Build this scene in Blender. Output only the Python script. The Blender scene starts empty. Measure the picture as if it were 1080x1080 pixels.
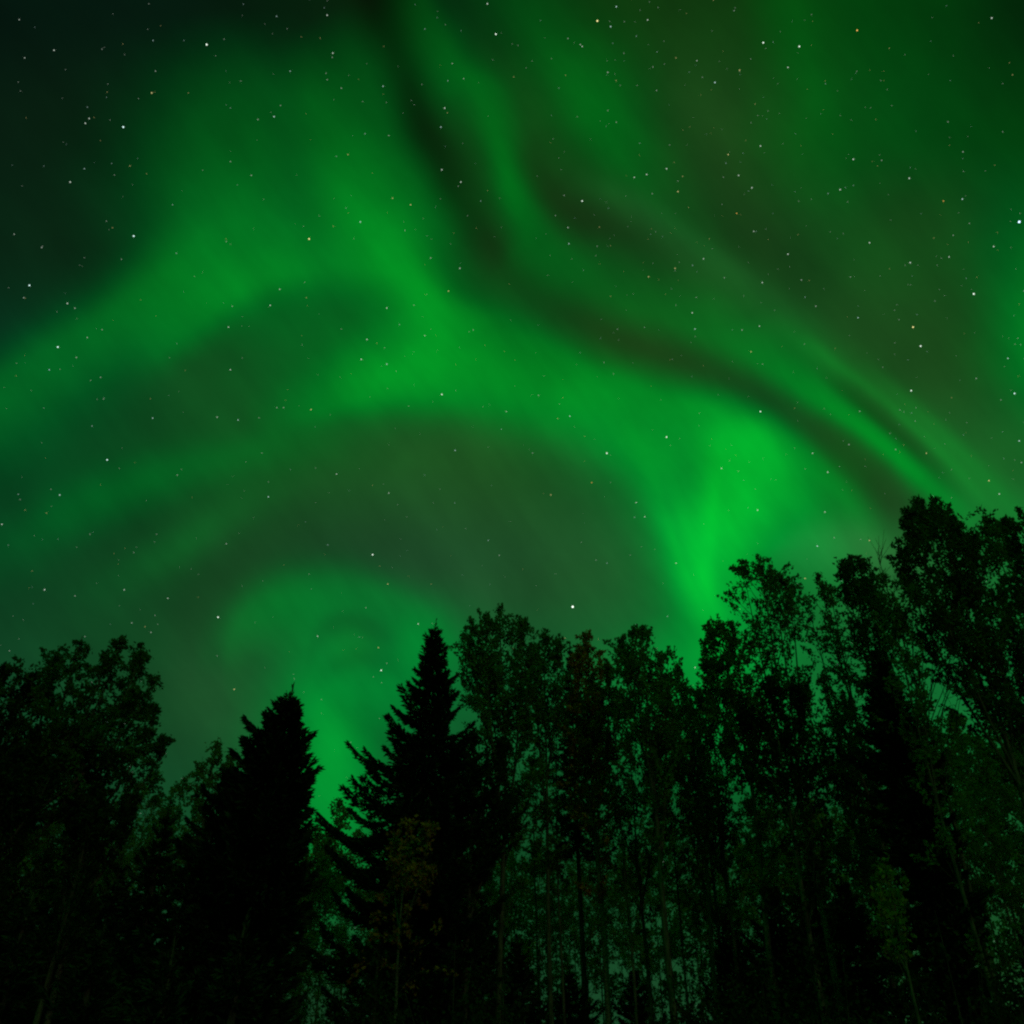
import bpy, math, random
import numpy as np
from mathutils import Vector, Matrix

scene = bpy.context.scene
C = scene.collection
R = math.radians

# ------------------------------------------------------------------ camera
FPX = 900.0                                   # focal length in pixels of a 1080 frame
PITCH = R(33.0)                               # camera looks up above the tree tops
CAM = Vector((0.0, 0.0, 1.6))
cam_data = bpy.data.cameras.new('camera')
cam_data.sensor_width = 36.0
cam_data.lens = 36.0 * FPX / 1080.0
cam_data.clip_end = 20000.0
cam = bpy.data.objects.new('camera', cam_data)
cam.location = CAM
cam.rotation_euler = (R(90.0) + PITCH, 0.0, 0.0)
C.objects.link(cam)
scene.camera = cam

scene.view_settings.view_transform = 'Standard'
scene.view_settings.look = 'None'
scene.view_settings.exposure = 0.0
scene.view_settings.gamma = 1.0
scene.view_settings.use_curve_mapping = False
scene.cycles.use_adaptive_sampling = True
scene.cycles.adaptive_threshold = 0.012
scene.cycles.max_bounces = 4
scene.cycles.diffuse_bounces = 3
scene.cycles.glossy_bounces = 1
scene.cycles.transmission_bounces = 2
scene.cycles.use_denoising = False
scene.cycles.filter_width = 2.3

FWD = Vector((0.0, math.cos(PITCH), math.sin(PITCH)))      # middle of the aurora on the sky
UPV = Vector((0.0, -math.sin(PITCH), math.cos(PITCH)))
RGT = Vector((1.0, 0.0, 0.0))

def ray(px, py):
    """direction on the sky of a point of the 1080 photograph"""
    return (FWD + RGT * ((px - 540.0) / FPX) + UPV * ((540.0 - py) / FPX)).normalized()

# ------------------------------------------------------------------ the night sky
def pchip(xs, ys, x):
    xs = np.asarray(xs, float); ys = np.asarray(ys, float)
    n = len(xs)
    if n == 1: return np.full(np.shape(x), ys[0])
    h = np.diff(xs); d = np.diff(ys) / h
    m = np.zeros(n)
    for i in range(1, n - 1):
        if d[i-1] * d[i] > 0:
            w1 = 2*h[i] + h[i-1]; w2 = h[i] + 2*h[i-1]
            m[i] = (w1 + w2) / (w1/d[i-1] + w2/d[i])
    m[0] = d[0]; m[-1] = d[-1]
    x = np.clip(x, xs[0], xs[-1])
    k = np.clip(np.searchsorted(xs, x, 'right') - 1, 0, n - 2)
    t = (x - xs[k]) / h[k]
    return ((2*t**3 - 3*t**2 + 1)*ys[k] + (t**3 - 2*t**2 + t)*h[k]*m[k]
            + (-2*t**3 + 3*t**2)*ys[k+1] + (t**3 - t**2)*h[k]*m[k+1])

world = bpy.data.worlds.new('World')
scene.world = world
world.use_nodes = True
nt = world.node_tree
nt.nodes.clear()
N, L = nt.nodes, nt.links

def math_n(op, a, b=None, c=None, clamp=False):
    n = N.new('ShaderNodeMath'); n.operation = op; n.use_clamp = clamp
    for i, v in enumerate((a, b, c)):
        if v is None: continue
        if isinstance(v, (int, float)): n.inputs[i].default_value = v
        else: L.new(v, n.inputs[i])
    return n.outputs[0]

def vmath(op, a, b=None, c=None, out=0):
    n = N.new('ShaderNodeVectorMath'); n.operation = op
    for i, v in enumerate((a, b, c)):
        if v is None: continue
        if isinstance(v, (tuple, list, Vector)): n.inputs[i].default_value = tuple(v)
        else: L.new(v, n.inputs[i])
    return n.outputs[out]

S0, SPAN, VMAX = -900.0, 2880.0, 320.0

def curve_n(sock, xs, ys, vmax=VMAX):
    """a smooth curve through (xs, ys) in sky-map units; result in units of 2*vmax around 0.5"""
    n = N.new('ShaderNodeFloatCurve')
    L.new(sock, n.inputs['Value'])
    cm = n.mapping; cu = cm.curves[0]
    k = len(xs)
    lo, hi = xs[0], xs[-1]
    num = 2 if k == 1 or max(ys) - min(ys) < 1e-6 else min(28, 3*(k-1)+1)
    sx = np.linspace(lo, hi, num) if k > 1 else np.array([0.0, 1.0])
    sy = pchip(xs, ys, sx)
    pts = [((x - S0)/SPAN, 0.5 + y/(2*vmax)) for x, y in zip(sx, sy)]
    if k == 1: pts = [(0.0, pts[0][1]), (1.0, pts[0][1])]
    while len(cu.points) < len(pts): cu.points.new(0.5, 0.5)
    for p, (x, y) in zip(cu.points, pts):
        p.location = (x, y); p.handle_type = 'VECTOR' if False else 'AUTO'
    cm.extend = 'HORIZONTAL'
    cm.update()
    return n.outputs[0]

geo = N.new('ShaderNodeTexCoord')
dvec = geo.outputs['Generated']
fwd = vmath('DOT_PRODUCT', dvec, FWD, out=1)
den = math_n('MAXIMUM', fwd, 0.12)
uu = math_n('DIVIDE', vmath('DOT_PRODUCT', dvec, RGT, out=1), den)
vv = math_n('DIVIDE', vmath('DOT_PRODUCT', dvec, UPV, out=1), den)
X = math_n('MULTIPLY_ADD', uu, FPX, 540.0)
Y = math_n('MULTIPLY_ADD', vv, -FPX, 540.0)
# slow wander of the curtains so that no edge is a perfect curve
nz = N.new('ShaderNodeTexNoise'); nz.inputs['Scale'].default_value = 5.0; nz.inputs['Detail'].default_value = 2.0
L.new(dvec, nz.inputs['Vector'])
wob = vmath('MULTIPLY_ADD', nz.outputs['Color'], (26.0, 26.0, 0.0), (-13.0, -13.0, 0.0))
xy = N.new('ShaderNodeCombineXYZ'); L.new(X, xy.inputs[0]); L.new(Y, xy.inputs[1])
xyz = vmath('ADD', xy.outputs[0], wob)
sep = N.new('ShaderNodeSeparateXYZ'); L.new(xyz, sep.inputs[0])
Xn = math_n('MULTIPLY_ADD', sep.outputs[0], 1/SPAN, -S0/SPAN)
# airglow between the curtains: rows of (height, [(x, red, green, blue), ...])
ROWS = [
 (0,   [(0,4,22,14),(150,5,25,15),(300,6,27,12),(410,12,30,11),(480,5,46,15),(560,9,54,15),(640,15,54,14),(740,17,50,14),(840,7,66,14),(940,0,62,13),(1080,0,36,9)]),
 (130, [(0,8,29,16),(140,9,33,16),(250,9,44,18),(430,15,48,18),(530,19,60,19),(640,15,66,19),(750,26,62,22),(850,12,70,18),(960,2,66,16),(1080,0,58,13)]),
 (250, [(0,9,36,19),(120,11,38,19),(200,10,58,24),(330,12,64,26),(450,15,60,22),(530,19,58,20),(680,21,60,22),(780,24,58,22),(880,19,64,22),(980,21,72,24),(1080,0,80,26)]),
 (370, [(0,7,48,27),(100,9,58,27),(200,17,74,29),(300,10,85,29),(420,5,102,30),(560,14,72,24),(660,28,68,24),(820,24,66,25),(920,26,70,26),(1010,26,68,25),(1080,5,84,28)]),
 (480, [(0,5,62,28),(120,10,66,28),(240,17,72,28),(380,24,78,30),(520,29,79,31),(650,22,84,34),(780,12,90,34),(900,28,72,27),(1000,26,84,32),(1080,24,92,34)]),
 (600, [(0,12,58,29),(120,15,64,30),(240,22,66,31),(350,26,66,35),(480,29,74,39),(600,29,80,38),(720,24,92,40),(820,17,104,42),(940,28,98,42),(1080,21,100,42)]),
 (730, [(0,17,64,35),(130,19,70,35),(230,28,74,38),(330,19,86,40),(430,12,94,42),(540,19,92,44),(660,19,102,46),(780,17,112,46),(940,17,104,46),(1080,17,104,46)]),
 (860, [(0,16,58,34),(200,18,72,38),(350,15,98,42),(500,15,70,34),(700,15,72,34),(1080,20,82,38)]),
 (1080,[(0,20,48,30),(300,22,58,32),(600,24,68,38),(1080,28,70,34)]),
]
rowval = []
acc = None
yy = sep.outputs[1]
for i, (h, pts) in enumerate(ROWS):
    # weight of the row: smooth hat between its neighbours
    if i == 0:
        w = math_n('SUBTRACT', 1.0, math_n('SMOOTH_MAX', 0, 0)) if False else None
    lo = ROWS[i-1][0] if i else None
    hi = ROWS[i+1][0] if i + 1 < len(ROWS) else None
    def ss(a, b):
        n = N.new('ShaderNodeMapRange'); n.interpolation_type = 'SMOOTHSTEP'
        L.new(yy, n.inputs['Value']); n.inputs['From Min'].default_value = a; n.inputs['From Max'].default_value = b
        return n.outputs[0]
    up = ss(lo, h) if lo is not None else None
    dn = math_n('SUBTRACT', 1.0, ss(h, hi)) if hi is not None else None
    w = up if dn is None else dn if up is None else math_n('MULTIPLY', up, dn)
    xs = [p[0] for p in pts]
    comb = N.new('ShaderNodeCombineXYZ')
    for c in range(3):
        L.new(curve_n(Xn, xs, [p[1 + c] for p in pts], 128.0), comb.inputs[c])
    wv = vmath('MULTIPLY_ADD', comb.outputs[0], (256.0,)*3, (-128.0,)*3)
    n = N.new('ShaderNodeVectorMath'); n.operation = 'MULTIPLY_ADD'
    L.new(wv, n.inputs[0]); L.new(w, n.inputs[1])
    if acc is None: n.inputs[2].default_value = (0, 0, 0)
    else: L.new(acc, n.inputs[2])
    acc = n.outputs[0]

GREEN = (-0.42, 1.0, 0.12)
LIME  = (-0.08, 1.0, 0.22)
DARK  = (-0.05, 1.0, 0.30)       # used with a negative strength: a gap between curtains
BROWN = (1.0, 0.35, 0.35)

def band(pts, col=GREEN, power=2.0):
    """soft ribbon: pts = (x, y, strength, width on its left/upper side, width on its right/lower side)"""
    global acc
    dx, dy = pts[-1][0] - pts[0][0], pts[-1][1] - pts[0][1]
    l = math.hypot(dx, dy); cx, cy = dx/l, dy/l
    ox, oy = 540.0, 540.0
    ss_ = [(p[0]-ox)*cx + (p[1]-oy)*cy + 540 for p in pts]
    tt_ = [-(p[0]-ox)*cy + (p[1]-oy)*cx for p in pts]
    assert all(b > a for a, b in zip(ss_, ss_[1:])), pts
    s = vmath('DOT_PRODUCT', xyz, (cx/SPAN, cy/SPAN, 0), out=1)
    s = math_n('ADD', s, (540 - ox*cx - oy*cy - S0)/SPAN)
    t = math_n('ADD', vmath('DOT_PRODUCT', xyz, (-cy, cx, 0), out=1), ox*cy - oy*cx)
    VM = 800.0
    c = curve_n(s, ss_, tt_, VM)
    q = math_n('ADD', t, math_n('MULTIPLY_ADD', c, -2*VM, VM))
    def val(k):
        v = [p[k] for p in pts]
        if max(v) - min(v) < 1e-6: return v[0]
        return math_n('MULTIPLY_ADD', curve_n(s, ss_, v, 256.0), 512.0, -256.0)
    a, w1, w2 = val(2), val(3), val(4)
    # strength fades off both ends
    neg = math_n('LESS_THAN', q, 0.0)
    mx = N.new('ShaderNodeMix')
    L.new(neg, mx.inputs[0])
    for i, v in ((2, w2), (3, w1)):
        if isinstance(v, (int, float)): mx.inputs[i].default_value = v
        else: L.new(v, mx.inputs[i])
    r = math_n('POWER', math_n('ABSOLUTE', math_n('DIVIDE', q, mx.outputs[0])), power)
    e = math_n('POWER', 2.71828, math_n('MULTIPLY', r, -1.0))
    i_ = math_n('MULTIPLY', e, a)
    n = N.new('ShaderNodeVectorMath'); n.operation = 'MULTIPLY_ADD'
    L.new(i_, n.inputs[0]); n.inputs[1].default_value = col; L.new(acc, n.inputs[2])
    acc = n.outputs[0]

# ---- the big fold on the left: broad sheet, brighter rim on its right side
band([(230,10,0,60,70),(245,100,28,66,110),(255,190,38,80,130),(262,290,24,95,130),(250,380,0,90,120)], GREEN, 2.4)
band([(320,25,0,80,40),(336,80,30,90,42),(360,150,44,100,42),(380,220,56,100,46),(408,268,44,110,44),(446,310,22,70,42),(500,360,0,60,45)], GREEN, 2.2)
# its left leg running down to the left edge
band([(-200,440,40,45,70),(0,400,40,30,66),(80,358,40,32,60),(160,306,40,36,55),(240,254,14,40,55),(330,205,2,50,60),(420,180,0,50,60)], GREEN)
band([(130,395,0,30,20),(190,350,18,40,24),(250,308,28,44,24),(320,284,28,44,26),(400,282,18,50,30),(480,312,6,50,30),(540,340,0,40,30)], GREEN)
# ---- the river: sharp upper edge, soft lower side
band([(380,200,0,24,60),(420,262,10,24,65),(468,330,34,24,70),(530,354,36,30,80),(606,392,47,26,75),(690,424,58,26,70),(760,446,60,26,85),(815,480,46,34,110),(880,525,34,50,70),(930,590,0,40,60)], GREEN, 2.2)
# band that comes in from the left and joins the river
band([(250,452,0,36,24),(320,430,26,40,24),(380,416,44,50,26),(470,414,31,54,30),(560,426,22,44,36),(640,452,12,44,38),(720,500,0,40,40)], GREEN, 2.2)
# ---- bright rays that hang from the river
band([(640,440,0,16,40),(688,490,26,26,50),(722,560,28,17,50),(746,615,34,13,50),(764,670,20,14,60),(765,730,0,30,60)], GREEN)
band([(760,440,0,34,34),(764,500,34,40,36),(768,560,66,42,50),(776,610,60,32,56),(766,680,16,40,60),(775,760,0,30,40)], GREEN)
band([(770,430,0,28,34),(800,480,20,34,36),(815,530,14,40,40),(835,590,8,46,50),(890,650,0,46,40)], GREEN)
band([(745,640,0,50,80),(760,700,26,60,110),(770,800,18,70,130),(775,900,0,60,120)], GREEN)
# ---- faint arcs at lower left
band([(-200,560,18,30,40),(0,576,12,30,40),(70,540,20,30,36),(140,512,24,28,32),(220,488,18,24,30),(310,470,14,22,26),(420,455,0,24,26)], GREEN)
band([(60,640,0,26,26),(130,612,10,26,26),(195,578,24,26,24),(250,540,14,24,22),(330,500,0,20,20)], LIME)
# ---- glow above the left gap in the trees
band([(200,700,0,30,30),(255,655,18,34,34),(310,626,34,30,44),(370,622,36,26,44),(430,638,26,26,44),(490,670,10,30,44),(540,700,0,30,40)], GREEN)
band([(330,620,0,60,60),(328,670,20,56,44),(334,720,38,54,60),(352,780,52,50,66),(355,850,40,44,60),(352,930,16,44,56),(350,1020,0,40,50)], GREEN)
band([(236,730,0,14,30),(242,690,10,20,40),(256,656,12,22,34),(284,632,9,24,30),(320,618,5,20,26),(370,612,4,18,24),(420,626,2,16,24),(460,650,0,14,20)], LIME)
band([(318,700,0,12,12),(332,668,-8,12,14),(366,652,-12,12,14),(402,664,-8,12,14),(425,690,0,12,12)], DARK)
band([(322,716,0,14,14),(350,700,-10,14,14),(380,692,-14,14,14),(410,700,-8,14,14),(430,716,0,14,14)], DARK)
band([(664,450,0,10,16),(694,530,10,7,16),(722,595,14,6,16),(746,650,8,7,16),(762,690,0,8,16)], GREEN)
band([(752,450,0,12,14),(752,520,14,10,14),(754,590,16,10,14),(756,660,0,12,14)], GREEN)
band([(780,430,0,12,18),(806,468,6,12,18),(836,512,6,14,20),(866,556,0,16,20)], GREEN)
band([(380,760,0,40,60),(410,720,22,40,60),(440,680,26,40,50),(470,640,8,40,40),(490,600,0,40,40)], GREEN)
# ---- second river on the right
band([(480,60,0,30,30),(505,110,18,30,24),(528,165,34,26,22),(548,215,38,26,26),(580,262,32,30,46),(650,312,26,50,30),(730,346,28,54,26),(800,380,40,46,22),(850,410,52,30,18),(905,450,60,20,13),(950,486,62,16,12),(990,520,44,18,13),(1040,570,0,20,14)], GREEN)
band([(790,330,0,22,16),(850,366,14,24,14),(920,410,20,22,12),(980,462,24,20,12),(1040,520,16,22,14),(1090,570,0,22,14)], LIME)
# ---- sheet at the top, right of the dark lane
band([(430,-60,30,22,60),(450,20,26,18,60),(478,70,24,20,56),(520,110,12,24,50),(560,160,0,26,50)], GREEN)
band([(520,-60,0,50,50),(555,20,14,60,46),(590,75,24,66,44),(622,120,30,66,38),(660,165,26,56,32),(705,212,14,44,24),(760,262,6,36,22),(830,320,0,30,22)], GREEN)
band([(690,-60,0,34,40),(735,20,5,34,40),(790,110,7,36,44),(850,190,10,40,50),(930,270,6,40,50),(1010,340,0,40,50)], LIME)
band([(800,-60,0,30,30),(830,20,8,26,30),(862,100,10,24,34),(890,170,6,26,40),(920,240,0,26,40)], GREEN)
band([(840,352,0,8,8),(880,384,14,8,7),(930,425,18,8,7),(985,476,18,8,7),(1030,524,10,9,8),(1070,570,0,9,8)], LIME)
band([(850,384,0,7,7),(895,420,-14,7,7),(945,462,-16,7,7),(990,505,-8,7,7),(1030,545,0,7,7)], DARK)
band([(900,380,0,9,9),(950,420,12,9,9),(1010,476,14,10,9),(1060,530,10,10,9),(1100,580,0,10,9)], LIME)
band([(560,330,0,16,16),(640,372,8,14,16),(720,402,8,12,16),(790,432,10,12,16),(850,478,12,12,16),(900,525,8,14,16),(950,580,0,14,16)], GREEN)
# faint pale thread through the second dark lane
band([(600,185,0,14,20),(660,212,12,16,24),(720,248,16,16,26),(780,290,12,16,26),(840,335,6,18,24),(900,380,0,18,24)], (0.25,1.0,0.5))
# ---- right edge
band([(1130,180,0,90,60),(1110,280,20,70,60),(1080,370,26,56,60),(1110,440,10,50,60),(1130,520,0,50,60)], GREEN)
band([(800,600,0,30,40),(850,568,18,26,40),(900,566,26,24,40),(960,590,14,24,40),(1030,640,0,24,40)], (0.7, 0.6, 0.5))
# ---- dark lanes (gaps between curtains)
band([(384,-70,-16,50,26),(396,0,-24,50,26),(416,50,-22,30,24),(440,130,-36,24,26),(480,210,-30,28,24),(524,272,-12,20,20),(585,318,-10,20,20),(640,355,-8,20,26),(720,388,-4,20,24),(800,425,-12,18,20),(870,470,-16,18,18),(930,520,-18,18,18),(980,560,0,18,18)], DARK)
band([(500,110,0,18,18),(545,165,-8,18,18),(590,215,-14,20,20),(650,245,-10,24,24),(720,280,0,24,24)], DARK)
band([(690,460,0,16,16),(714,515,-3,14,14),(730,570,-3,14,14),(745,620,0,16,16)], DARK)
band([(335,680,0,20,20),(370,682,10,30,26),(405,684,0,20,20)], (0.0,1.0,0.0))

n2 = N.new('ShaderNodeTexNoise'); n2.inputs['Scale'].default_value = 1.0; n2.inputs['Detail'].default_value = 4.0; n2.inputs['Roughness'].default_value = 0.55
c1, s1 = math.cos(R(52)), math.sin(R(52))
rot = N.new('ShaderNodeCombineXYZ')
L.new(vmath('DOT_PRODUCT', xyz, (c1/230.0, s1/230.0, 0), out=1), rot.inputs[0])
L.new(vmath('DOT_PRODUCT', xyz, (-s1/62.0, c1/62.0, 0), out=1), rot.inputs[1])
L.new(rot.outputs[0], n2.inputs['Vector'])
n3 = N.new('ShaderNodeTexNoise'); n3.inputs['Scale'].default_value = 0.011; n3.inputs['Detail'].default_value = 5.0
L.new(xyz, n3.inputs['Vector'])
md = math_n('ADD', math_n('MULTIPLY_ADD', n2.outputs[0], 0.34, 0.83), math_n('MULTIPLY_ADD', n3.outputs[0], 0.22, -0.11))
mm = N.new('ShaderNodeVectorMath'); mm.operation = 'SCALE'; L.new(acc, mm.inputs[0]); L.new(md, mm.inputs['Scale'])
acc = mm.outputs[0]
pos = vmath('MAXIMUM', acc, (1.0, 1.0, 1.0))
# photographic values to light
lin = vmath('MULTIPLY_ADD', pos, (1/(255*1.055),)*3, (0.055/1.055,)*3)
gam = N.new('ShaderNodeGamma'); L.new(lin, gam.inputs['Color']); gam.inputs['Gamma'].default_value = 2.4
# away from the display the sky gives way to an added glow out of view
far = N.new('ShaderNodeMapRange'); far.interpolation_type = 'SMOOTHSTEP'
L.new(fwd, far.inputs['Value']); far.inputs['From Min'].default_value = 0.12; far.inputs['From Max'].default_value = 0.5
mixc = N.new('ShaderNodeMix'); mixc.data_type = 'RGBA'
L.new(far.outputs[0], mixc.inputs[0])
# unseen sky: green brightened to light the crowns, darkened low to shade the foot
sd = N.new('ShaderNodeSeparateXYZ'); L.new(dvec, sd.inputs[0])
zen = N.new('ShaderNodeMapRange'); zen.interpolation_type = 'SMOOTHSTEP'
L.new(sd.outputs[2], zen.inputs['Value']); zen.inputs['From Min'].default_value = 0.16; zen.inputs['From Max'].default_value = 0.9
zc = vmath('MULTIPLY_ADD', (0.020, 0.80, 0.085), None, (0.003, 0.010, 0.004)); L.new(zen.outputs[0], zc.node.inputs[1])
L.new(zc, mixc.inputs[6])
L.new(gam.outputs[0], mixc.inputs[7])
bg = N.new('ShaderNodeBackground'); L.new(mixc.outputs[2], bg.inputs['Color']); bg.inputs['Strength'].default_value = 1.0
# the last trace of twilight: sun well below the horizon
SUN_EL, SUN_AZ = R(-9.0), R(200.0)
sky = N.new('ShaderNodeTexSky'); sky.sky_type = 'NISHITA'; sky.sun_disc = False
sky.sun_elevation = SUN_EL; sky.sun_rotation = SUN_AZ
bg2 = N.new('ShaderNodeBackground'); L.new(sky.outputs[0], bg2.inputs['Color']); bg2.inputs['Strength'].default_value = 0.001
add = N.new('ShaderNodeAddShader'); L.new(bg.outputs[0], add.inputs[0]); L.new(bg2.outputs[0], add.inputs[1])
wo = N.new('ShaderNodeOutputWorld'); L.new(add.outputs[0], wo.inputs['Surface'])
world.cycles.sampling_method = 'MANUAL'
world.cycles.sample_map_resolution = 256
SUN_E = 0.14
# ------------------------------------------------------------------ added warm light from the camera side, for a distant unseen lamp
sun_data = bpy.data.lights.new('warm_fill', 'SUN')
sun_data.energy = SUN_E
sun_data.angle = R(0.5)
sun_data.color = (1.0, 0.86, 0.66)
sun = bpy.data.objects.new('warm_fill', sun_data)
sun.rotation_euler = (R(66.0), 0.0, R(32.0))
C.objects.link(sun)

# ------------------------------------------------------------------ stars: far bodies that shine on their own
def emit_mat(name, col, strength):
    m = bpy.data.materials.new(name); m.use_nodes = True
    t = m.node_tree; t.nodes.clear()
    e = t.nodes.new('ShaderNodeEmission'); e.inputs[0].default_value = (*col, 1); e.inputs[1].default_value = strength
    o = t.nodes.new('ShaderNodeOutputMaterial'); t.links.new(e.outputs[0], o.inputs[0])
    m.cycles.emission_sampling = 'NONE'
    return m
STARS = """218,47,3 345,16,2 31,301,3 61,366,3 130,134,3 90,130,2 94,125,2 160,98,2 289,123,2 272,126,1 141,249,3 326,252,3y 404,91,2 345,84,1 351,56,2 360,93,1 306,75,1 385,141,1 410,143,1 414,209,2 433,216,2 380,234,2 265,185,1 469,114,2 465,134,2 477,67,1 489,83,1 523,36,3 514,4,2 466,416,3 485,283,2 473,307,2 408,325,2 387,358,2 241,345,2 245,323,1 285,322,2 295,305,2 323,314,1 52,390,2b 106,398,1 251,443,2 113,485,3 328,432,2 292,430,1 299,430,1 229,440,2 161,441,2 243,390,2 381,379,2 408,384,2 448,354,2 499,348,1 534,434,2 480,475,2 355,500,2 410,520,2 283,524,2 187,501,1 71,320,2 79,325,1 25,314,1 44,261,1 15,247,1 92,356,1 186,267,1 427,243,1 367,163,1 466,179,2 486,192,2 507,212,1 57,53,2 26,61,1 164,75,1 137,175,1 74,192,2 89,178,1 182,216,1 630,22,3 683,21,2 650,7,2 644,28,2 614,49,2 612,47,1 805,45,3 843,49,3 904,32,3o 831,71,2 754,87,2 780,74,2y 735,64,1 1046,19,2 768,163,2 802,154,2 779,185,2 793,198,2 795,244,2 777,225,2o 614,212,3 595,206,1 599,240,2 600,257,2 703,178,2 715,202,2 682,184,2 669,187,2 720,186,1 886,200,2 900,168,2 959,188,2 995,212,2o 1015,210,2 1075,234,4b 1048,260,2 1001,271,2 960,277,2 917,256,2 1027,310,3 963,345,3 971,365,3 905,335,2 1070,415,3 1063,378,2 961,412,3 977,478,2 1075,465,2 1054,521,2 792,371,2y 801,344,2 733,347,2 730,330,2 804,298,2 764,293,1 742,273,2 684,292,2 712,283,2 831,268,2 897,292,1 802,434,3 703,461,3 640,478,3 761,494,2 857,478,2 873,498,2 671,530,2 624,509,2o 581,522,2 601,439,2 568,417,1 799,538,2 393,585,3 230,651,3 604,640,4 360,848,5 402,707,3 177,631,2 131,622,2 47,622,2 153,661,1 139,657,1 247,727,2 441,658,2 409,616,2 386,641,1 399,683,2 335,671,2 713,594,2 733,704,2 704,650,1 917,570,2y 862,576,2 870,540,2 1043,507,2 841,616,2 849,610,2 765,897,3 580,977,2 2,553,2 63,522,2 515,570,1 680,545,2 332,896,2"""
srng = random.Random(11)
def star_mesh(name, dirs, mat):
    """tiny octahedra 9 km away, one per star"""
    v, f = [], []
    for d, r in dirs:
        c = CAM + d * 9000.0
        a = d.orthogonal().normalized(); b = d.cross(a)
        k = len(v)
        for q in (a, b, -a, -b, d, -d): v.append(c + q * r)
        for i in range(4):
            f.append((k + i, k + (i+1) % 4, k + 4)); f.append((k + (i+1) % 4, k + i, k + 5))
    me = bpy.data.meshes.new(name); me.from_pydata([tuple(p) for p in v], [], f); me.materials.append(mat)
    return me
bins = {}
for s in STARS.split():
    x, y, m = s.split(',')
    col = m[1:] or srng.choice('wwwwcy'); mag = int(m[0])
    px = {1: 0.44, 2: 0.55, 3: 0.78, 4: 1.15, 5: 1.6}[mag] * srng.uniform(0.85, 1.1)
    bins.setdefault((col, mag), []).append((ray(float(x), float(y)), 9000.0 * px / FPX))
for i in range(3600):                         # the uncounted faint ones, thicker in the milky way on the right
    x = srng.uniform(-500, 1580); y = srng.uniform(-500, 1100)
    if srng.random() < 0.14: 
        u = srng.gauss(0, 1); x = srng.uniform(560, 1300); y = -260 + (x - 560) * 0.95 + u * 190 + 230
    bins.setdefault((srng.choice('wwwcy'), 0), []).append((ray(x, y), 9000.0 * (0.19 + 0.075*srng.expovariate(1.0)) / FPX))
star_cols = {'w': (0.85, 1.0, 0.85), 'c': (0.7, 1.0, 0.95), 'y': (1.0, 0.85, 0.35), 'o': (1.0, 0.5, 0.12), 'b': (0.55, 0.75, 1.0)}
star_pow = {0: 0.5, 1: 0.62, 2: 0.95, 3: 1.5, 4: 2.4, 5: 3.6}
import bmesh
bm = bmesh.new(); star_mats = []
for i, ((col, mag), dirs) in enumerate(sorted(bins.items())):
    m = emit_mat('star_light_%s%d' % (col, mag), star_cols[col], star_pow[mag]); star_mats.append(m)
    me = star_mesh('stars', dirs, m)
    n0 = len(bm.faces); bm.from_mesh(me); bm.faces.ensure_lookup_table()
    for fc in bm.faces[n0:]: fc.material_index = i
    bpy.data.meshes.remove(me)
me = bpy.data.meshes.new('sky_stars'); bm.to_mesh(me); bm.free()
for m in star_mats: me.materials.append(m)
so = bpy.data.objects.new('sky_stars', me); C.objects.link(so); so['kind'] = 'structure'

# ------------------------------------------------------------------ materials
def leaf_mat(name, c1, c2, trans=0.45):
    m = bpy.data.materials.new(name); m.use_nodes = True
    t = m.node_tree; t.nodes.clear(); n, l = t.nodes, t.links
    g = n.new('ShaderNodeNewGeometry')
    mx = n.new('ShaderNodeMix'); mx.data_type = 'RGBA'
    l.new(g.outputs['Random Per Island'], mx.inputs[0]); mx.inputs[6].default_value = (*c1, 1); mx.inputs[7].default_value = (*c2, 1)
    d = n.new('ShaderNodeBsdfDiffuse'); tr = n.new('ShaderNodeBsdfTranslucent')
    l.new(mx.outputs[2], d.inputs[0]); l.new(mx.outputs[2], tr.inputs[0])
    s = n.new('ShaderNodeMixShader'); s.inputs[0].default_value = trans
    l.new(d.outputs[0], s.inputs[1]); l.new(tr.outputs[0], s.inputs[2])
    o = n.new('ShaderNodeOutputMaterial'); l.new(s.outputs[0], o.inputs[0])
    return m
def bark_mat(name, c1, c2, sc=(6, 6, 1.2)):
    m = bpy.data.materials.new(name); m.use_nodes = True
    t = m.node_tree; n, l = t.nodes, t.links
    b = n['Principled BSDF']; b.inputs['Roughness'].default_value = 0.9; b.inputs['Specular IOR Level'].default_value = 0.15
    tc = n.new('ShaderNodeTexCoord'); mp = n.new('ShaderNodeMapping'); mp.inputs['Scale'].default_value = sc
    l.new(tc.outputs['Object'], mp.inputs[0])
    nz = n.new('ShaderNodeTexNoise'); nz.inputs['Scale'].default_value = 3.0; nz.inputs['Detail'].default_value = 5
    l.new(mp.outputs[0], nz.inputs['Vector'])
    cr = n.new('ShaderNodeValToRGB'); cr.color_ramp.elements[0].position = 0.38; cr.color_ramp.elements[1].position = 0.62
    cr.color_ramp.elements[0].color = (*c1, 1); cr.color_ramp.elements[1].color = (*c2, 1)
    l.new(nz.outputs[0], cr.inputs[0]); l.new(cr.outputs[0], b.inputs['Base Color'])
    bp = n.new('ShaderNodeBump'); bp.inputs['Strength'].default_value = 0.5; bp.inputs['Distance'].default_value = 0.03
    l.new(nz.outputs[0], bp.inputs['Height']); l.new(bp.outputs[0], b.inputs['Normal'])
    return m
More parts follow.
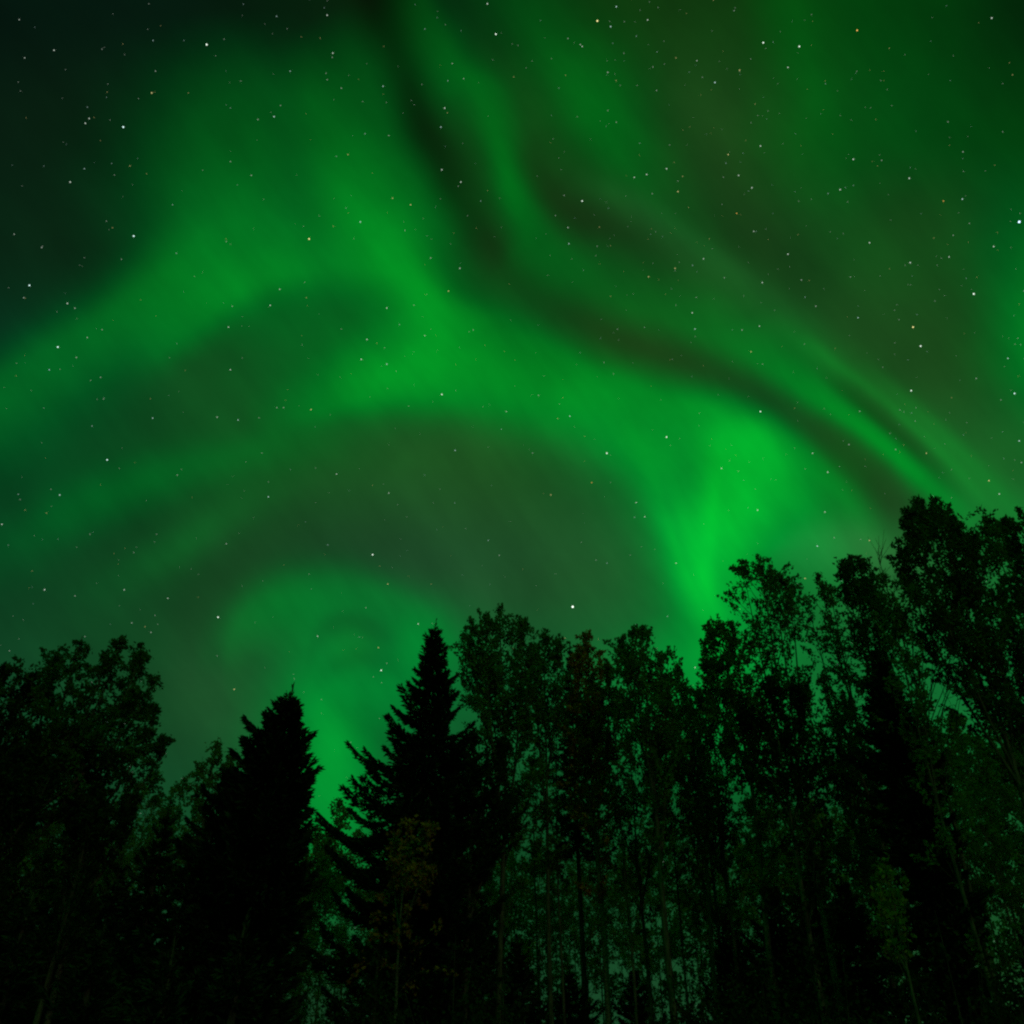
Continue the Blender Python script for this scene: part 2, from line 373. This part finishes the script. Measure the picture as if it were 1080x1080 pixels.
M = {
 'aspen':  leaf_mat('aspen_leaves', (0.052, 0.105, 0.028), (0.100, 0.160, 0.042)),
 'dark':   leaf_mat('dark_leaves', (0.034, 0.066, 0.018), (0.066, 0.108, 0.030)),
 'birch':  leaf_mat('birch_leaves', (0.070, 0.100, 0.028), (0.130, 0.160, 0.040)),
 'brown':  leaf_mat('autumn_leaves', (0.25, 0.085, 0.016), (0.36, 0.145, 0.024)),
 'yellow': leaf_mat('yellowing_leaves', (0.09, 0.11, 0.020), (0.19, 0.18, 0.030)),
 'spruce': leaf_mat('spruce_needles', (0.010, 0.018, 0.010), (0.020, 0.034, 0.016), 0.05),
 'deep':   leaf_mat('shaded_leaves', (0.010, 0.017, 0.006), (0.020, 0.030, 0.010), 0.2),  # leaf colour darkened to hold the shade of the lower wood
 'bark':   bark_mat('aspen_bark', (0.03, 0.024, 0.016), (0.085, 0.065, 0.042)),
 'dbark':  bark_mat('spruce_bark', (0.025, 0.018, 0.012), (0.07, 0.05, 0.035)),
 'wbark':  bark_mat('birch_bark', (0.03, 0.024, 0.018), (0.11, 0.085, 0.06), (4, 4, 9)),
}
gm = bark_mat('ground_moss', (0.012, 0.016, 0.006), (0.040, 0.038, 0.018), (0.6, 0.6, 0.6)); M['ground'] = gm

# ------------------------------------------------------------------ helpers
class Geo:
    def __init__(self): self.v = []; self.f4 = []; self.n = 0
    def quads(self, verts):                     # (k,4,3)
        k = len(verts)
        self.v.append(verts.reshape(-1, 3)); self.f4.append(np.arange(4*k).reshape(k, 4) + self.n); self.n += 4*k
    def tube(self, pts, rad, sides):
        pts = np.asarray(pts, float); rad = np.asarray(rad, float)
        d = np.gradient(pts, axis=0); d /= np.linalg.norm(d, axis=1)[:, None] + 1e-9
        ref = np.array([0.31, 0.95, 0.05]) if abs(d[0] @ [0.31, 0.95, 0.05]) < 0.9 else np.array([1.0, 0, 0])
        a = np.cross(d, ref); a /= np.linalg.norm(a, axis=1)[:, None]; b = np.cross(d, a)
        th = np.arange(sides) * 2*np.pi/sides
        ring = pts[:, None] + rad[:, None, None] * (np.cos(th)[None, :, None]*a[:, None] + np.sin(th)[None, :, None]*b[:, None])
        k = len(pts); base = self.n
        self.v.append(ring.reshape(-1, 3)); self.n += k*sides
        i = np.arange(k-1)[:, None]*sides; j = np.arange(sides)[None]; jn = (j+1) % sides
        self.f4.append((np.stack([i+j, i+jn, i+sides+jn, i+sides+j], -1)).reshape(-1, 4) + base)
    def mesh(self, name, mat, smooth=False):
        v = np.concatenate(self.v).astype(np.float32); f = np.concatenate(self.f4).astype(np.int32)
        me = bpy.data.meshes.new(name)
        me.vertices.add(len(v)); me.vertices.foreach_set('co', v.ravel())
        me.loops.add(f.size); me.loops.foreach_set('vertex_index', f.ravel())
        me.polygons.add(len(f)); me.polygons.foreach_set('loop_start', np.arange(0, f.size, 4, dtype=np.int32))
        me.polygons.foreach_set('loop_total', np.full(len(f), 4, np.int32))
        if smooth: me.polygons.foreach_set('use_smooth', np.ones(len(f), bool))
        me.update(calc_edges=True); me.materials.append(mat)
        return me

def leaves(geo, cen, rng, ln, wd, hang=0.0, along=None):
    """one diamond shaped leaf at every point of cen"""
    k = len(cen)
    u = rng.normal(size=(k, 3)); u[:, 2] -= hang
    if along is not None: u = u*0.55 + along
    u /= np.linalg.norm(u, axis=1)[:, None]
    w = rng.normal(size=(k, 3)); v = np.cross(u, w); v /= np.linalg.norm(v, axis=1)[:, None]
    s = rng.uniform(0.7, 1.25, (k, 1))
    u *= ln/2*s; v *= wd/2*s
    geo.quads(np.stack([cen - u, cen - 0.1*u + v, cen + u, cen - 0.1*u - v], 1))

def at(px, py, Yd):
    d = ray(px, py); return CAM + d * (Yd / d.y)
def scale_at(p):
    """pixels per metre at a world point"""
    return FPX / (Vector(p) - CAM).dot(FWD)

def root(name, loc, label, cat, group=None):
    o = bpy.data.objects.new(name, None); o.empty_display_size = 0.5
    o.location = loc; C.objects.link(o); o['label'] = label; o['category'] = cat
    if group: o['group'] = group
    return o
def part(name, me, parent):
    o = bpy.data.objects.new(name, me); C.objects.link(o); o.parent = parent
    return o

def stem_pts(p0, p1, rng, n=9, bow=0.15):
    t = np.linspace(0, 1, n)[:, None]
    side = rng.normal(size=3)*[1, 1, 0]; side /= np.linalg.norm(side) + 1e-9
    side2 = rng.normal(size=3)*[1, 1, 0]
    return p0 + (p1 - p0)*t + side*bow*np.sin(np.pi*t) + side2*bow*0.4*np.sin(2.3*np.pi*t)*t*(1-t)*3

def interp(pts, t):
    x = np.linspace(0, 1, len(pts)); return np.array([np.interp(t, x, pts[:, k]) for k in range(3)])

def broadleaf(name, label, tops, Yd, hw, bot, leaf='aspen', bark='bark', dens=1.0, up=1.0, droop=0.0, size=0.105,
              rad=0.09, seed=0, cat='tree', group=None, clump=0.075, grow=0.31, low=1.0):
    """tops: picture points of the leaders (first is the main stem), hw: crown half width and bot: lower end of the crown, both in photo pixels"""
    rng = np.random.default_rng(seed)
    top = at(*tops[0], Yd); base = Vector((top.x, Yd, 0.0))
    sc = scale_at(top); hwm = hw / sc
    H = top.z
    zb = at(tops[0][0], bot, Yd).z
    zb = max(0.4, zb)
    t_, l_ = Geo(), Geo()
    tp = np.array([0, 0, H])
    main = stem_pts(np.zeros(3), tp, rng, 11, 0.012*H)
    t_.tube(main, rad*np.linspace(1, 0.06, 11)**0.9 * np.where(np.arange(11) == 0, 1.35, 1.0), 8)
    stems = [(main, zb/H)]
    for (lx, ly) in tops[1:]:
        q = at(lx, ly, Yd + rng.uniform(-0.8, 0.8)); q = np.array(q - base)
        f = rng.uniform(0.45, 0.66)
        s0 = interp(main, f)
        if s0[2] > q[2]*0.85: s0 = interp(main, 0.8*q[2]/H)
        n = 7; tt = np.linspace(0, 1, n)[:, None]
        mid = s0 + (q - s0)*tt; mid[:, :2] = s0[:2] + (q[:2] - s0[:2])*(1 - (1 - tt)**2.0)
        t_.tube(mid, rad*0.5*np.linspace(1, 0.1, n), 5)
        stems.append((mid, 0.12))
    cl = []; cs = []
    def shoot(p, d, ln, k):
        """a leafy twig: leaves strung along it, closer together and finer at the end"""
        t = rng.uniform(0, 1, k)[:, None]**0.8
        q = p + d*ln*t; q[:, 2] -= droop*ln*1.2*t[:, 0]**2
        cl.append(q + rng.normal(size=(k, 3))*(clump*(1.15 - 0.8*t))); cs.append(np.tile(d, (k, 1)))
    for si, (st, t0) in enumerate(stems):
        Ls = np.linalg.norm(st[-1] - st[0])
        span = (1 - t0)*Ls
        nb = max(8, int(span*8.5*dens**0.5))
        ts = t0 + (1 - t0)*np.sort(rng.uniform(0, 0.985, nb)**0.9)
        wmax = hwm if len(stems) == 1 else hwm*(0.8 if si == 0 else 0.55)
        ph = rng.uniform(0, 6.28, 4); fr = rng.uniform(0.9, 1.6, 2)
        for k, t in enumerate(ts):
            p = interp(st, t); dtop = (1 - t)*Ls
            env = min(wmax, 0.03 + grow*(0.55 if len(stems) > 1 and dtop < 3 else 0.85 if len(stems) > 1 else 1.0)*dtop)
            if t - t0 < 0.2 and si == 0: env *= 0.5 + 0.5*(t - t0)/0.2
            ln = env*np.clip(rng.lognormal(-0.1, 0.38), 0.3, 1.6)
            az = k*2.39996 + rng.uniform(-0.5, 0.5)
            hz_ = p[2]; clumpy = math.sin(fr[0]*hz_*2.1 + ph[0] + az) + math.sin(fr[1]*hz_*3.3 + ph[1] - 2*az + ph[2])
            if dtop > 0.8 and clumpy < -0.5 and rng.random() < 0.75: continue
            el = min(1.4, (up + (0.22 if dtop < 2.2 else 0))*rng.uniform(0.6, 1.2))
            d = np.array([math.cos(az)*math.cos(el), math.sin(az)*math.cos(el), math.sin(el)])
            L3 = min(ln/max(0.4, math.cos(el))*0.9, max(0.12, (dtop*0.95 - 0.1)/max(0.3, math.sin(el))))
            n = 5; tt = np.linspace(0, 1, n)[:, None]
            br = p + d*L3*tt; br[:, 2] -= droop*L3*tt[:, 0]**2
            br += rng.normal(0, 0.03*L3, (n, 3))*tt
            if L3 > 0.3: t_.tube(br, rad*0.2*min(1, L3/2)*np.linspace(1, 0.2, n) + 0.004, 3)
            if t < 0.5 and rng.random() > low: continue
            ns = max(2, int(L3*3.6*dens + rng.uniform(0, 1)))
            for j in range(ns):
                q = rng.uniform(0.2, 1.0) if j else 0.95
                b0 = interp(br, q)
                sd = d*0.7 + rng.normal(0, 0.55, 3) + np.array([0, 0, 0.35 - droop])
                sd /= np.linalg.norm(sd)
                sl = rng.uniform(0.4, 0.95)*min(1, 0.35 + 0.5*L3, 0.3 + 0.45*dtop)
                head = H - 0.1 - 0.6*np.hypot(b0[0]-st[-1][0], b0[1]-st[-1][1])
                if b0[2] + sd[2]*sl > max(head, b0[2] + 0.05) and si == 0: sl *= 0.4
                shoot(b0, sd, sl, int(rng.uniform(26, 54)*dens**0.4*min(1, 0.45 + sl)*(1.0 + 0.3*max(-1, min(1, clumpy)))))
        tipd = st[-1] - st[-2]; tipd = tipd/np.linalg.norm(tipd)
        shoot(st[-1] - tipd*0.9, tipd, 0.95, int(60*dens))
    cen = np.concatenate(cl); al = np.concatenate(cs); al = al[cen[:, 2] > 0.1]; cen = cen[cen[:, 2] > 0.1]
    leaves(l_, cen, rng, size, size*0.6, 0.3, al)
    r = root(name, base, label, cat, group)
    part('trunk', t_.mesh('trunk', M[bark], True), r)
    part('crown', l_.mesh('crown', M[leaf]), r)
    return r, len(cen)

def spruce(name, label, top, Yd, slope, hwmax, bot, dens=1.0, seed=0, upturn=0.5, needle=0.20, rad=0.13, cat='spruce', group=None, rough=0.2, left=1.0, right=1.0, dz=1.0):
    """slope: crown half width gained per metre below the top; hwmax in metres"""
    rng = np.random.default_rng(seed)
    tp = at(*top, Yd); base = Vector((tp.x, Yd, 0.0)); H = tp.z
    zb = max(0.3, at(top[0], bot, Yd).z)
    t_, l_ = Geo(), Geo()
    n = 9; st = np.zeros((n, 3)); st[:, 2] = np.linspace(0, H, n)
    st[1:-1, :2] += rng.normal(0, 0.02, (n-2, 2))
    t_.tube(st, rad*np.linspace(1, 0.05, n), 8)
    P, D, LN = [], [], []
    z = H - 0.45
    # leader
    k = 44; zz = H - rng.uniform(0, 1.0, k)
    a = rng.uniform(0, 6.28, k)
    P.append(np.stack([0*a, 0*a, zz], 1)); D.append(np.stack([np.cos(a)*.55, np.sin(a)*.55, np.full(k, 0.9)], 1)); LN.append(np.full(k, 0.09) + 0.13*(H - zz))
    while z > zb:
        dt = H - z
        nb = int(rng.integers(5, 7))
        a0 = rng.uniform(0, 6.28)
        wl = math.exp(rng.normal(0, rough*0.8))
        for i in range(nb):
            az = a0 + i*2*math.pi/nb + rng.uniform(-0.35, 0.35)
            side = right if math.cos(az) > 0 else left
            w = min(hwmax, 0.03 + slope*0.66*dt**1.22)*np.clip(wl*math.exp(rng.normal(0, rough)), 0.4, 1.5)*(1 + (side - 1)*abs(math.cos(az)))
            el = 0.45 - 0.75*min(1, dt/4.5) + rng.uniform(-0.12, 0.12)
            ca, sa = math.cos(az), math.sin(az)
            m = 8; t = np.linspace(0, 1, m)
            r = w*t; hz = w*(math.tan(el)*t - 0.18*np.sin(np.pi*t)*min(1, dt/3) + upturn*np.maximum(0, t - 0.4)**2*1.25)
            br = np.stack([ca*r, sa*r, z + hz], 1)
            t_.tube(br, (0.008 + 0.018*min(1, w/2.5))*np.linspace(1, 0.25, m), 3)
            k = int((14 + 118*w)*dens)
            tt = rng.uniform(0.02, 1, k)**0.85
            p = np.array([np.interp(tt, t, br[:, q]) for q in range(3)]).T
            # twigs to both sides, some hang, all lean outward; shorter toward the tip
            s = rng.choice([-1, 1], k)*rng.uniform(0.35, 1.0, k)
            wide = (0.08 + 0.30*w*(1 - tt)**0.8*np.clip(tt*4, 0, 1))
            lat = np.stack([-sa*s, ca*s, 0*s], 1)*(wide*rng.uniform(0, 1, k))[:, None]
            p = p + lat*0.8 + np.stack([0*s, 0*s, -np.abs(rng.normal(0, 0.05 + 0.05*min(w, 2), k))*(1 - 0.6*tt)], 1)
            d = np.stack([-sa*s*0.8 + ca*1.0, ca*s*0.8 + sa*1.0, rng.normal(-0.25, 0.4, k) + 0.75*tt], 1)
            P.append(p); D.append(d); LN.append(needle*min(1.0, 0.45 + 0.3*dt)*rng.uniform(0.7, 1.3, k)*(1 - 0.3*tt))
        z -= dz*rng.uniform(0.22, 0.38)*(0.75 + 0.12*min(dt, 5))
    P = np.concatenate(P); D = np.concatenate(D); LN = np.concatenate(LN)
    D /= np.linalg.norm(D, axis=1)[:, None]
    kk = len(P)
    v = np.cross(D, rng.normal(size=(kk, 3))); v /= np.linalg.norm(v, axis=1)[:, None]
    u = D*LN[:, None]; v *= (LN*0.17)[:, None]
    l_.quads(np.stack([P - 0.1*u, P + 0.35*u + v, P + u, P + 0.35*u - v], 1))
    r = root(name, base, label, cat, group)
    part('trunk', t_.mesh('trunk', M['dbark'], True), r)
    part('crown', l_.mesh('crown', M['spruce']), r)
    return r, kk

def shrub(name, label, top, Yd, hwm, leaf='dark', seed=0, n=5000, group=None, size=0.085):
    rng = np.random.default_rng(seed)
    tp = at(*top, Yd); H = tp.z; base = Vector((tp.x, Yd, 0.0))
    t_, l_ = Geo(), Geo(); cl = []
    for i in range(26):
        a = rng.uniform(0, 6.28); rr = hwm*math.sqrt(rng.uniform(0, 1)); h = H*rng.uniform(0.55, 1.0)*(1 - 0.45*(rr/hwm)**2)
        if i == 0: rr, h = 0.02, H
        e = np.array([rr*math.cos(a), rr*math.sin(a), h]); s = e*[0.15, 0.15, 0]
        tt = np.linspace(0, 1, 5)[:, None]
        b = s + (e - s)*np.concatenate([tt**1.6, tt**1.6, tt], 1)
        t_.tube(b, 0.02*np.linspace(1, 0.2, 5), 4)
        k = 12; q = rng.uniform(0.15, 1, k)
        cl.append(np.array([interp(b, x) for x in q]) + rng.normal(0, 0.14, (k, 3))*(1.15 - q)[:, None])
    cl = np.concatenate(cl); m = n//len(cl)
    cen = np.repeat(cl, m, 0) + rng.normal(0, 0.16, (m*len(cl), 3)); cen = cen[(cen[:, 2] > 0.03) & (cen[:, 2] < H)]
    leaves(l_, cen, rng, size, size*0.7, 0.3)
    r = root(name, base, label, 'shrub', group)
    part('stems', t_.mesh('stems', M['dbark']), r); part('foliage', l_.mesh('foliage', M[leaf]), r)
    return r, len(cen)

# ------------------------------------------------------------------ ground
def ground():
    n = 90
    ax = np.sinh(np.linspace(-5.2, 5.2, n)); ax = ax/ax.max()*6000
    gx, gy = np.meshgrid(ax, ax)
    d = np.hypot(gx, gy)
    gz = -0.05 + 0.05*np.sin(gx*0.6 + 1)*np.cos(gy*0.45) - np.where(d > 120, (d-120)*0.002, 0)
    gz = np.minimum(gz, 0.0)
    v = np.stack([gx, gy, gz], -1).reshape(-1, 3)
    i, j = np.meshgrid(np.arange(n-1), np.arange(n-1), indexing='ij'); a = (i*n + j).ravel()
    g = Geo(); g.v = [v]; g.f4 = [np.stack([a, a+1, a+n+1, a+n], 1)]; g.n = len(v)
    o = bpy.data.objects.new('ground', g.mesh('ground', M['ground'], True)); C.objects.link(o); o['kind'] = 'structure'
ground()
count = 0
# ------------------------------------------------------------------ the tree line, left to right
def B(*a, **k):
    global count; r, n = broadleaf(*a, **k); count += n; return r
def S(*a, **k):
    global count; r, n = spruce(*a, **k); count += n; return r
def U(*a, **k):
    global count; r, n = shrub(*a, **k); count += n; return r

# left group
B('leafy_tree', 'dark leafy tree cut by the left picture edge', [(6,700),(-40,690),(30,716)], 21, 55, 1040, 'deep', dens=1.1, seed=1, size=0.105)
B('birch_tree', 'big round topped birch at the left with four blunt leaders', [(87,671),(64,684),(114,690),(150,682),(128,676),(160,716),(44,712)], 22, 66, 1000, 'dark', 'wbark', dens=0.95, seed=2, droop=0.35, up=0.8, grow=0.5, rad=0.13)
B('birch_tree', 'small pale birch just left of the big black spruce', [(230,777),(214,798),(246,792)], 30, 36, 1010, 'birch', 'wbark', dens=1.05, seed=3, droop=0.55, up=0.75, size=0.11)
B('birch_tree', 'low drooping birch in the dip beside the big left birch', [(196,818),(182,838)], 33, 26, 1040, 'birch', 'wbark', dens=0.7, seed=4, droop=0.55, up=0.7)
S('spruce_tree', 'small pointed spruce left of the big black spruce', (180,846), 21, 0.36, 1.7, 1060, seed=5, dens=1.2)
S('spruce_tree', 'big black spruce with ragged right side, tallest in the left half', (309,722), 19, 0.95, 1.55, 1075, seed=6, dens=1.9, upturn=0.3, rough=0.16, right=0.48, left=0.8, dz=0.62, needle=0.23)
S('spruce_tree', 'dense black spruce leaning into the left flank of the biggest one', (276,772), 19.6, 0.9, 1.5, 1075, seed=7, dens=1.8, upturn=0.2, rough=0.12, left=0.75, dz=0.7)
S('spruce_tree', 'black spruce at the foot of the small pale birch', (222,880), 18.5, 0.6, 2.0, 1075, seed=8, dens=1.5, upturn=0.25, rough=0.18)
S('young_spruce', 'young black spruce below the big left birch', (112,968), 15, 0.5, 1.8, 1079, seed=9, dens=1.3)
S('young_spruce', 'young black spruce in the lower left corner', (36,940), 14, 0.45, 1.8, 1079, seed=10, dens=1.3)
S('young_spruce', 'young black spruce between the left corner and the big spruce', (185,985), 13, 0.5, 1.6, 1079, seed=11, dens=1.3)
S('young_spruce', 'young black spruce under the big black spruce', (262,960), 14, 0.42, 1.5, 1079, seed=12, dens=1.3)

# gap and centre
B('birch_tree', 'pale birch glowing green in the gap between the two big spruces', [(336,870),(324,884),(349,880)], 38, 30, 1079, 'birch', 'wbark', dens=0.55, seed=13, droop=0.4, size=0.11)
B('birch_tree', 'far birch low in the gap right of the big black spruce', [(326,905),(345,915)], 42, 24, 1079, 'birch', 'wbark', dens=0.6, seed=14, droop=0.4, size=0.11)
S('spruce_tree', 'tall centre spruce with needle sharp top and upswept left boughs', (460,653), 24, 0.48, 2.3, 1060, seed=15, dens=1.9, upturn=0.42, rough=0.17, dz=0.8, right=0.75)
B('autumn_birch', 'brown autumn birch low in front of the centre spruce', [(432,862),(416,880),(452,874)], 21, 48, 1075, 'brown', 'wbark', dens=0.55, seed=16, droop=0.3, rad=0.06)
B('aspen_tree', 'full aspen with lobed top just right of the centre spruce', [(527,641),(497,655),(513,652),(551,655)], 26, 38, 1000, 'aspen', dens=1.0, seed=17, rad=0.11)
B('leafy_tree', 'dark leafy tree filling the space under the lobed aspen', [(500,770),(478,790),(530,780)], 24, 48, 1060, 'deep', dens=1.1, seed=18)
B('aspen_tree', 'slim aspen between the lobed aspen and the brown crown', [(574,662),(563,682),(588,680)], 27, 27, 940, 'aspen', dens=1.0, seed=19)
S('spruce_tree', 'thin spruce spike beside the brown crowned birch', (601,677), 31, 0.16, 1.0, 900, seed=20)
B('autumn_birch', 'brown crowned autumn birch in the middle of the tree line', [(618,667),(608,690),(632,688),(642,704)], 27, 29, 960, 'brown', 'wbark', dens=1.1, seed=21, rad=0.11)
B('aspen_tree', 'aspen with three rounded tips right of the brown birch', [(677,661),(656,674),(667,668),(697,688)], 25, 33, 930, 'aspen', dens=1.0, seed=22, rad=0.12)
B('aspen_tree', 'low aspen on the slope of tops falling to the notch', [(715,703),(704,716)], 27, 24, 930, 'aspen', dens=1.05, seed=23)
B('aspen_tree', 'lowest leafy top in the notch under the bright ray', [(736,722),(727,728),(748,735)], 28, 25, 950, 'dark', dens=1.05, seed=24)
for i, (x, y, Yd, lf, lab) in enumerate([
    (587,745,28,'dark','slender stem standing between the slim aspen and brown birch'),
    (629,760,29,'brown','slender rusty leaved stem below the brown crown'),
    (646,738,27,'aspen','slender stem just left of the three tipped aspen'),
    (697,770,29,'yellow','slender yellowing stem right of the three tipped aspen'),
    (560,800,30,'aspen','slender stem under the lobed aspen, left of the trunk row')]):
    B('slender_tree', lab, [(x, y)], Yd, 14, 960, lf, dens=0.6, seed=40+i, rad=0.055)

# right group
B('aspen_tree', 'leafy aspen on the right rim of the notch', [(757,649),(748,664),(772,660),(745,690)], 24, 24, 960, 'aspen', dens=1.05, seed=25, rad=0.1)
B('birch_tree', 'open topped birch with star shaped sprays against the brightest glow', [(800,589),(783,594),(813,604),(829,613)], 24, 30, 980, 'aspen', 'wbark', dens=0.68, seed=26, rad=0.1, up=0.9, grow=0.6)
B('birch_tree', 'thin airy birch right of the star topped one', [(862,604),(850,626),(874,620)], 25, 24, 980, 'birch', 'wbark', dens=0.5, seed=27, rad=0.09, droop=0.2)
B('leafy_tree', 'dark leafy tree packed under the airy birches', [(812,715),(780,735),(840,725)], 22, 44, 1079, 'deep', dens=1.0, seed=28)
B('aspen_tree', 'twin topped aspen left of the bare twigs', [(896,588),(888,596),(908,591),(919,606)], 23, 26, 1000, 'dark', dens=0.95, seed=29, rad=0.1)
S('spruce_tree', 'black spruce column below the bare twigs', (926,686), 21, 0.5, 1.15, 1079, seed=30, dens=1.6, rough=0.15, upturn=0.2, right=0.55, dz=0.7)
B('aspen_tree', 'tallest tree, dark broad aspen near the right edge', [(986,527),(957,542),(969,531),(1004,548),(1020,566),(948,580)], 20, 40, 880, 'dark', dens=1.0, seed=31, rad=0.085)
B('aspen_tree', 'lighter leaved aspen between the two dark ones at the right edge', [(1038,545),(1052,552)], 24, 20, 900, 'aspen', dens=0.9, seed=32)
B('aspen_tree', 'dark aspen cut by the right picture edge', [(1074,537),(1062,552),(1100,530)], 20, 40, 1040, 'dark', dens=1.05, seed=33, rad=0.085)
B('leafy_tree', 'yellowing young tree catching light low on the right', [(932,915),(924,938)], 15.5, 20, 1050, 'yellow', dens=0.36, seed=34, rad=0.04, size=0.1)

B('birch_tree', 'birch with hanging sprays forming the right shoulder of the big left birch', [(152,686),(166,742),(174,778)], 23, 26, 1040, 'dark', 'wbark', dens=1.1, seed=51, droop=0.4)
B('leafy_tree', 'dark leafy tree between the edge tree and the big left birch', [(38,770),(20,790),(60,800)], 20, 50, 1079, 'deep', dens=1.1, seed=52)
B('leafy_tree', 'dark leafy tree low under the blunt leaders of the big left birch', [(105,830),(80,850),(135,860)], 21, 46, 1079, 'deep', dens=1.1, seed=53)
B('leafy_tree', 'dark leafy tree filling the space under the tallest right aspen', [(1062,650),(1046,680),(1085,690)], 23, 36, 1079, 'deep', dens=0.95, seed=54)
B('leafy_tree', 'dark leafy tree behind the thin airy birch', [(868,712),(848,730),(890,735)], 27, 34, 1079, 'dark', dens=0.9, seed=55)
B('birch_tree', 'sparse birch whose leafy sprays fill the slanting strip of sky on the right', [(932,606),(944,632)], 19.5, 20, 1060, 'aspen', 'bark', dens=0.62, seed=56, rad=0.06)
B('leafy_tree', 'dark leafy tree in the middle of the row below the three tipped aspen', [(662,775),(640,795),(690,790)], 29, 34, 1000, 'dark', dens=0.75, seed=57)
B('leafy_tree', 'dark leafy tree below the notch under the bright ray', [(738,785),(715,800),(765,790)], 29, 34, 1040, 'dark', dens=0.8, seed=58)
# the bare snag whose twigs stand clear against the sky
def snag():
    rng = np.random.default_rng(77)
    Yd = 21.0; tp = at(924, 581, Yd); base = Vector((tp.x, Yd, 0)); H = tp.z
    g = Geo(); st = stem_pts(np.zeros(3), np.array([0, 0, H]), rng, 12, 0.1)
    g.tube(st, 0.075*np.linspace(1, 0.06, 12), 7)
    for k in range(46):
        t = rng.uniform(0.5, 0.98); p = interp(st, t); az = k*2.4; L = (1 - t)*H*0.34 + 0.35
        d = np.array([math.cos(az)*0.5, math.sin(az)*0.5, 0.85])
        tt = np.linspace(0, 1, 5)[:, None]; b = p + d*L*tt + rng.normal(0, 0.03, (5, 3))*tt
        g.tube(b, 0.014*np.linspace(1, 0.3, 5), 4)
        for j in range(2):
            q = interp(b, rng.uniform(0.3, 0.8)); e = d + rng.normal(0, 0.4, 3)
            g.tube(np.array([q, q + e*0.2, q + e*0.45]), np.array([0.008, 0.006, 0.004]), 3)
    r = root('bare_tree', base, 'bare leafless tree with thin upright twigs left of the tallest right aspen', 'tree')
    part('trunk', g.mesh('trunk', M['bark'], True), r)
snag()

# birches further back, seen only through the gaps between the front trunks
protos = []
brng = random.Random(5)
BG = dict(cat='tree', group='birches behind the front trees')
LAB = 'far thin birch seen only through gaps in the front row'
xs = [x for x in range(-10, 1100, 11)]
k = 0
for x in xs:
    x = x + brng.uniform(-8, 8)
    if 175 < x < 300: continue
    yt = 870 + brng.uniform(-35, 50)
    if x > 770: yt -= min(110, (x - 770)*0.45)
    if x < 175: yt -= 40
    Yd = brng.uniform(33, 52)
    p = at(x, yt, Yd)
    if len(protos) < 7:
        r = B('far_birch', LAB, [(x, yt)], Yd, 26, 1079, ['birch', 'aspen', 'birch', 'yellow', 'aspen', 'dark', 'birch'][len(protos)], 'wbark', dens=0.5, seed=100+len(protos), size=0.15, droop=0.25, rad=0.06, grow=0.45, clump=0.13, **BG)
        protos.append((r, p.z))
    else:
        src, h = protos[k % len(protos)]; k += 1
        r = src.copy(); C.objects.link(r); r.location = (p.x, Yd, 0.0)
        f = p.z/h; r.scale = (f*brng.uniform(0.85, 1.15), f*brng.uniform(0.85, 1.15), f); r.rotation_euler[2] = brng.uniform(0, 6.28)
        for ch in src.children:
            c = ch.copy(); C.objects.link(c); c.parent = r
# young spruces in a second row: the black foot of the wood
SLAB = 'black young spruce in the second row, top hidden among darker trees'
sp = []
for i, (x, y, Yd) in enumerate([(10,905,27),(52,890,28),(90,915,26),(130,900,29),(160,930,25),(200,940,26),(418,950,26),(456,925,28),(500,930,27),
                               (545,985,29),(600,1020,31),(668,1015,31),(765,960,29),(812,930,28),(850,905,28),(885,920,27),(990,965,27),(1085,960,27),(780,1000,25),(850,1000,24)]):
    p = at(x, y, Yd)
    if i < 3:
        r = S('young_spruce', SLAB, (x, y), Yd, 0.5, 2.2, 1079, seed=130+i, dens=0.9, needle=0.26, group='young spruces in the second row'); sp.append((r, p.z))
    else:
        src, h = sp[i % 3]
        r = src.copy(); C.objects.link(r); r.location = (p.x, Yd, 0.0); f = p.z/h
        r.scale = (max(f, 0.7), max(f, 0.7), f); r.rotation_euler[2] = brng.uniform(0, 6.28)
        for ch in src.children:
            c = ch.copy(); C.objects.link(c); c.parent = r
# bushes along the foot of the trees
for i, (x, y, Yd, w, lab) in enumerate([
    (695,1036,17,1.0,'black bush low between the trunks right of the sky gap'),
    (735,1012,17,1.3,'taller black bush beside the sky gap near the ground'),
    (480,985,18,1.7,'wide black bush under the lobed aspen'),
    (400,1000,18,1.6,'black bush under the brown autumn birch'),
    (530,1030,16,1.1,'small black bush at the left end of the bare trunk row'),
    (800,1010,17,1.5,'black bush at the bottom, right of the trunk row'),
    (870,990,17,1.7,'black bush at the bottom under the airy birches'),
    (985,960,16,1.9,'big black bush in the lower right corner'),
    (1055,985,16,1.6,'black bush cut by the lower right picture edge')]):
    U('bush', lab, (x, y), Yd, w, 'deep', seed=70+i, n=7000)
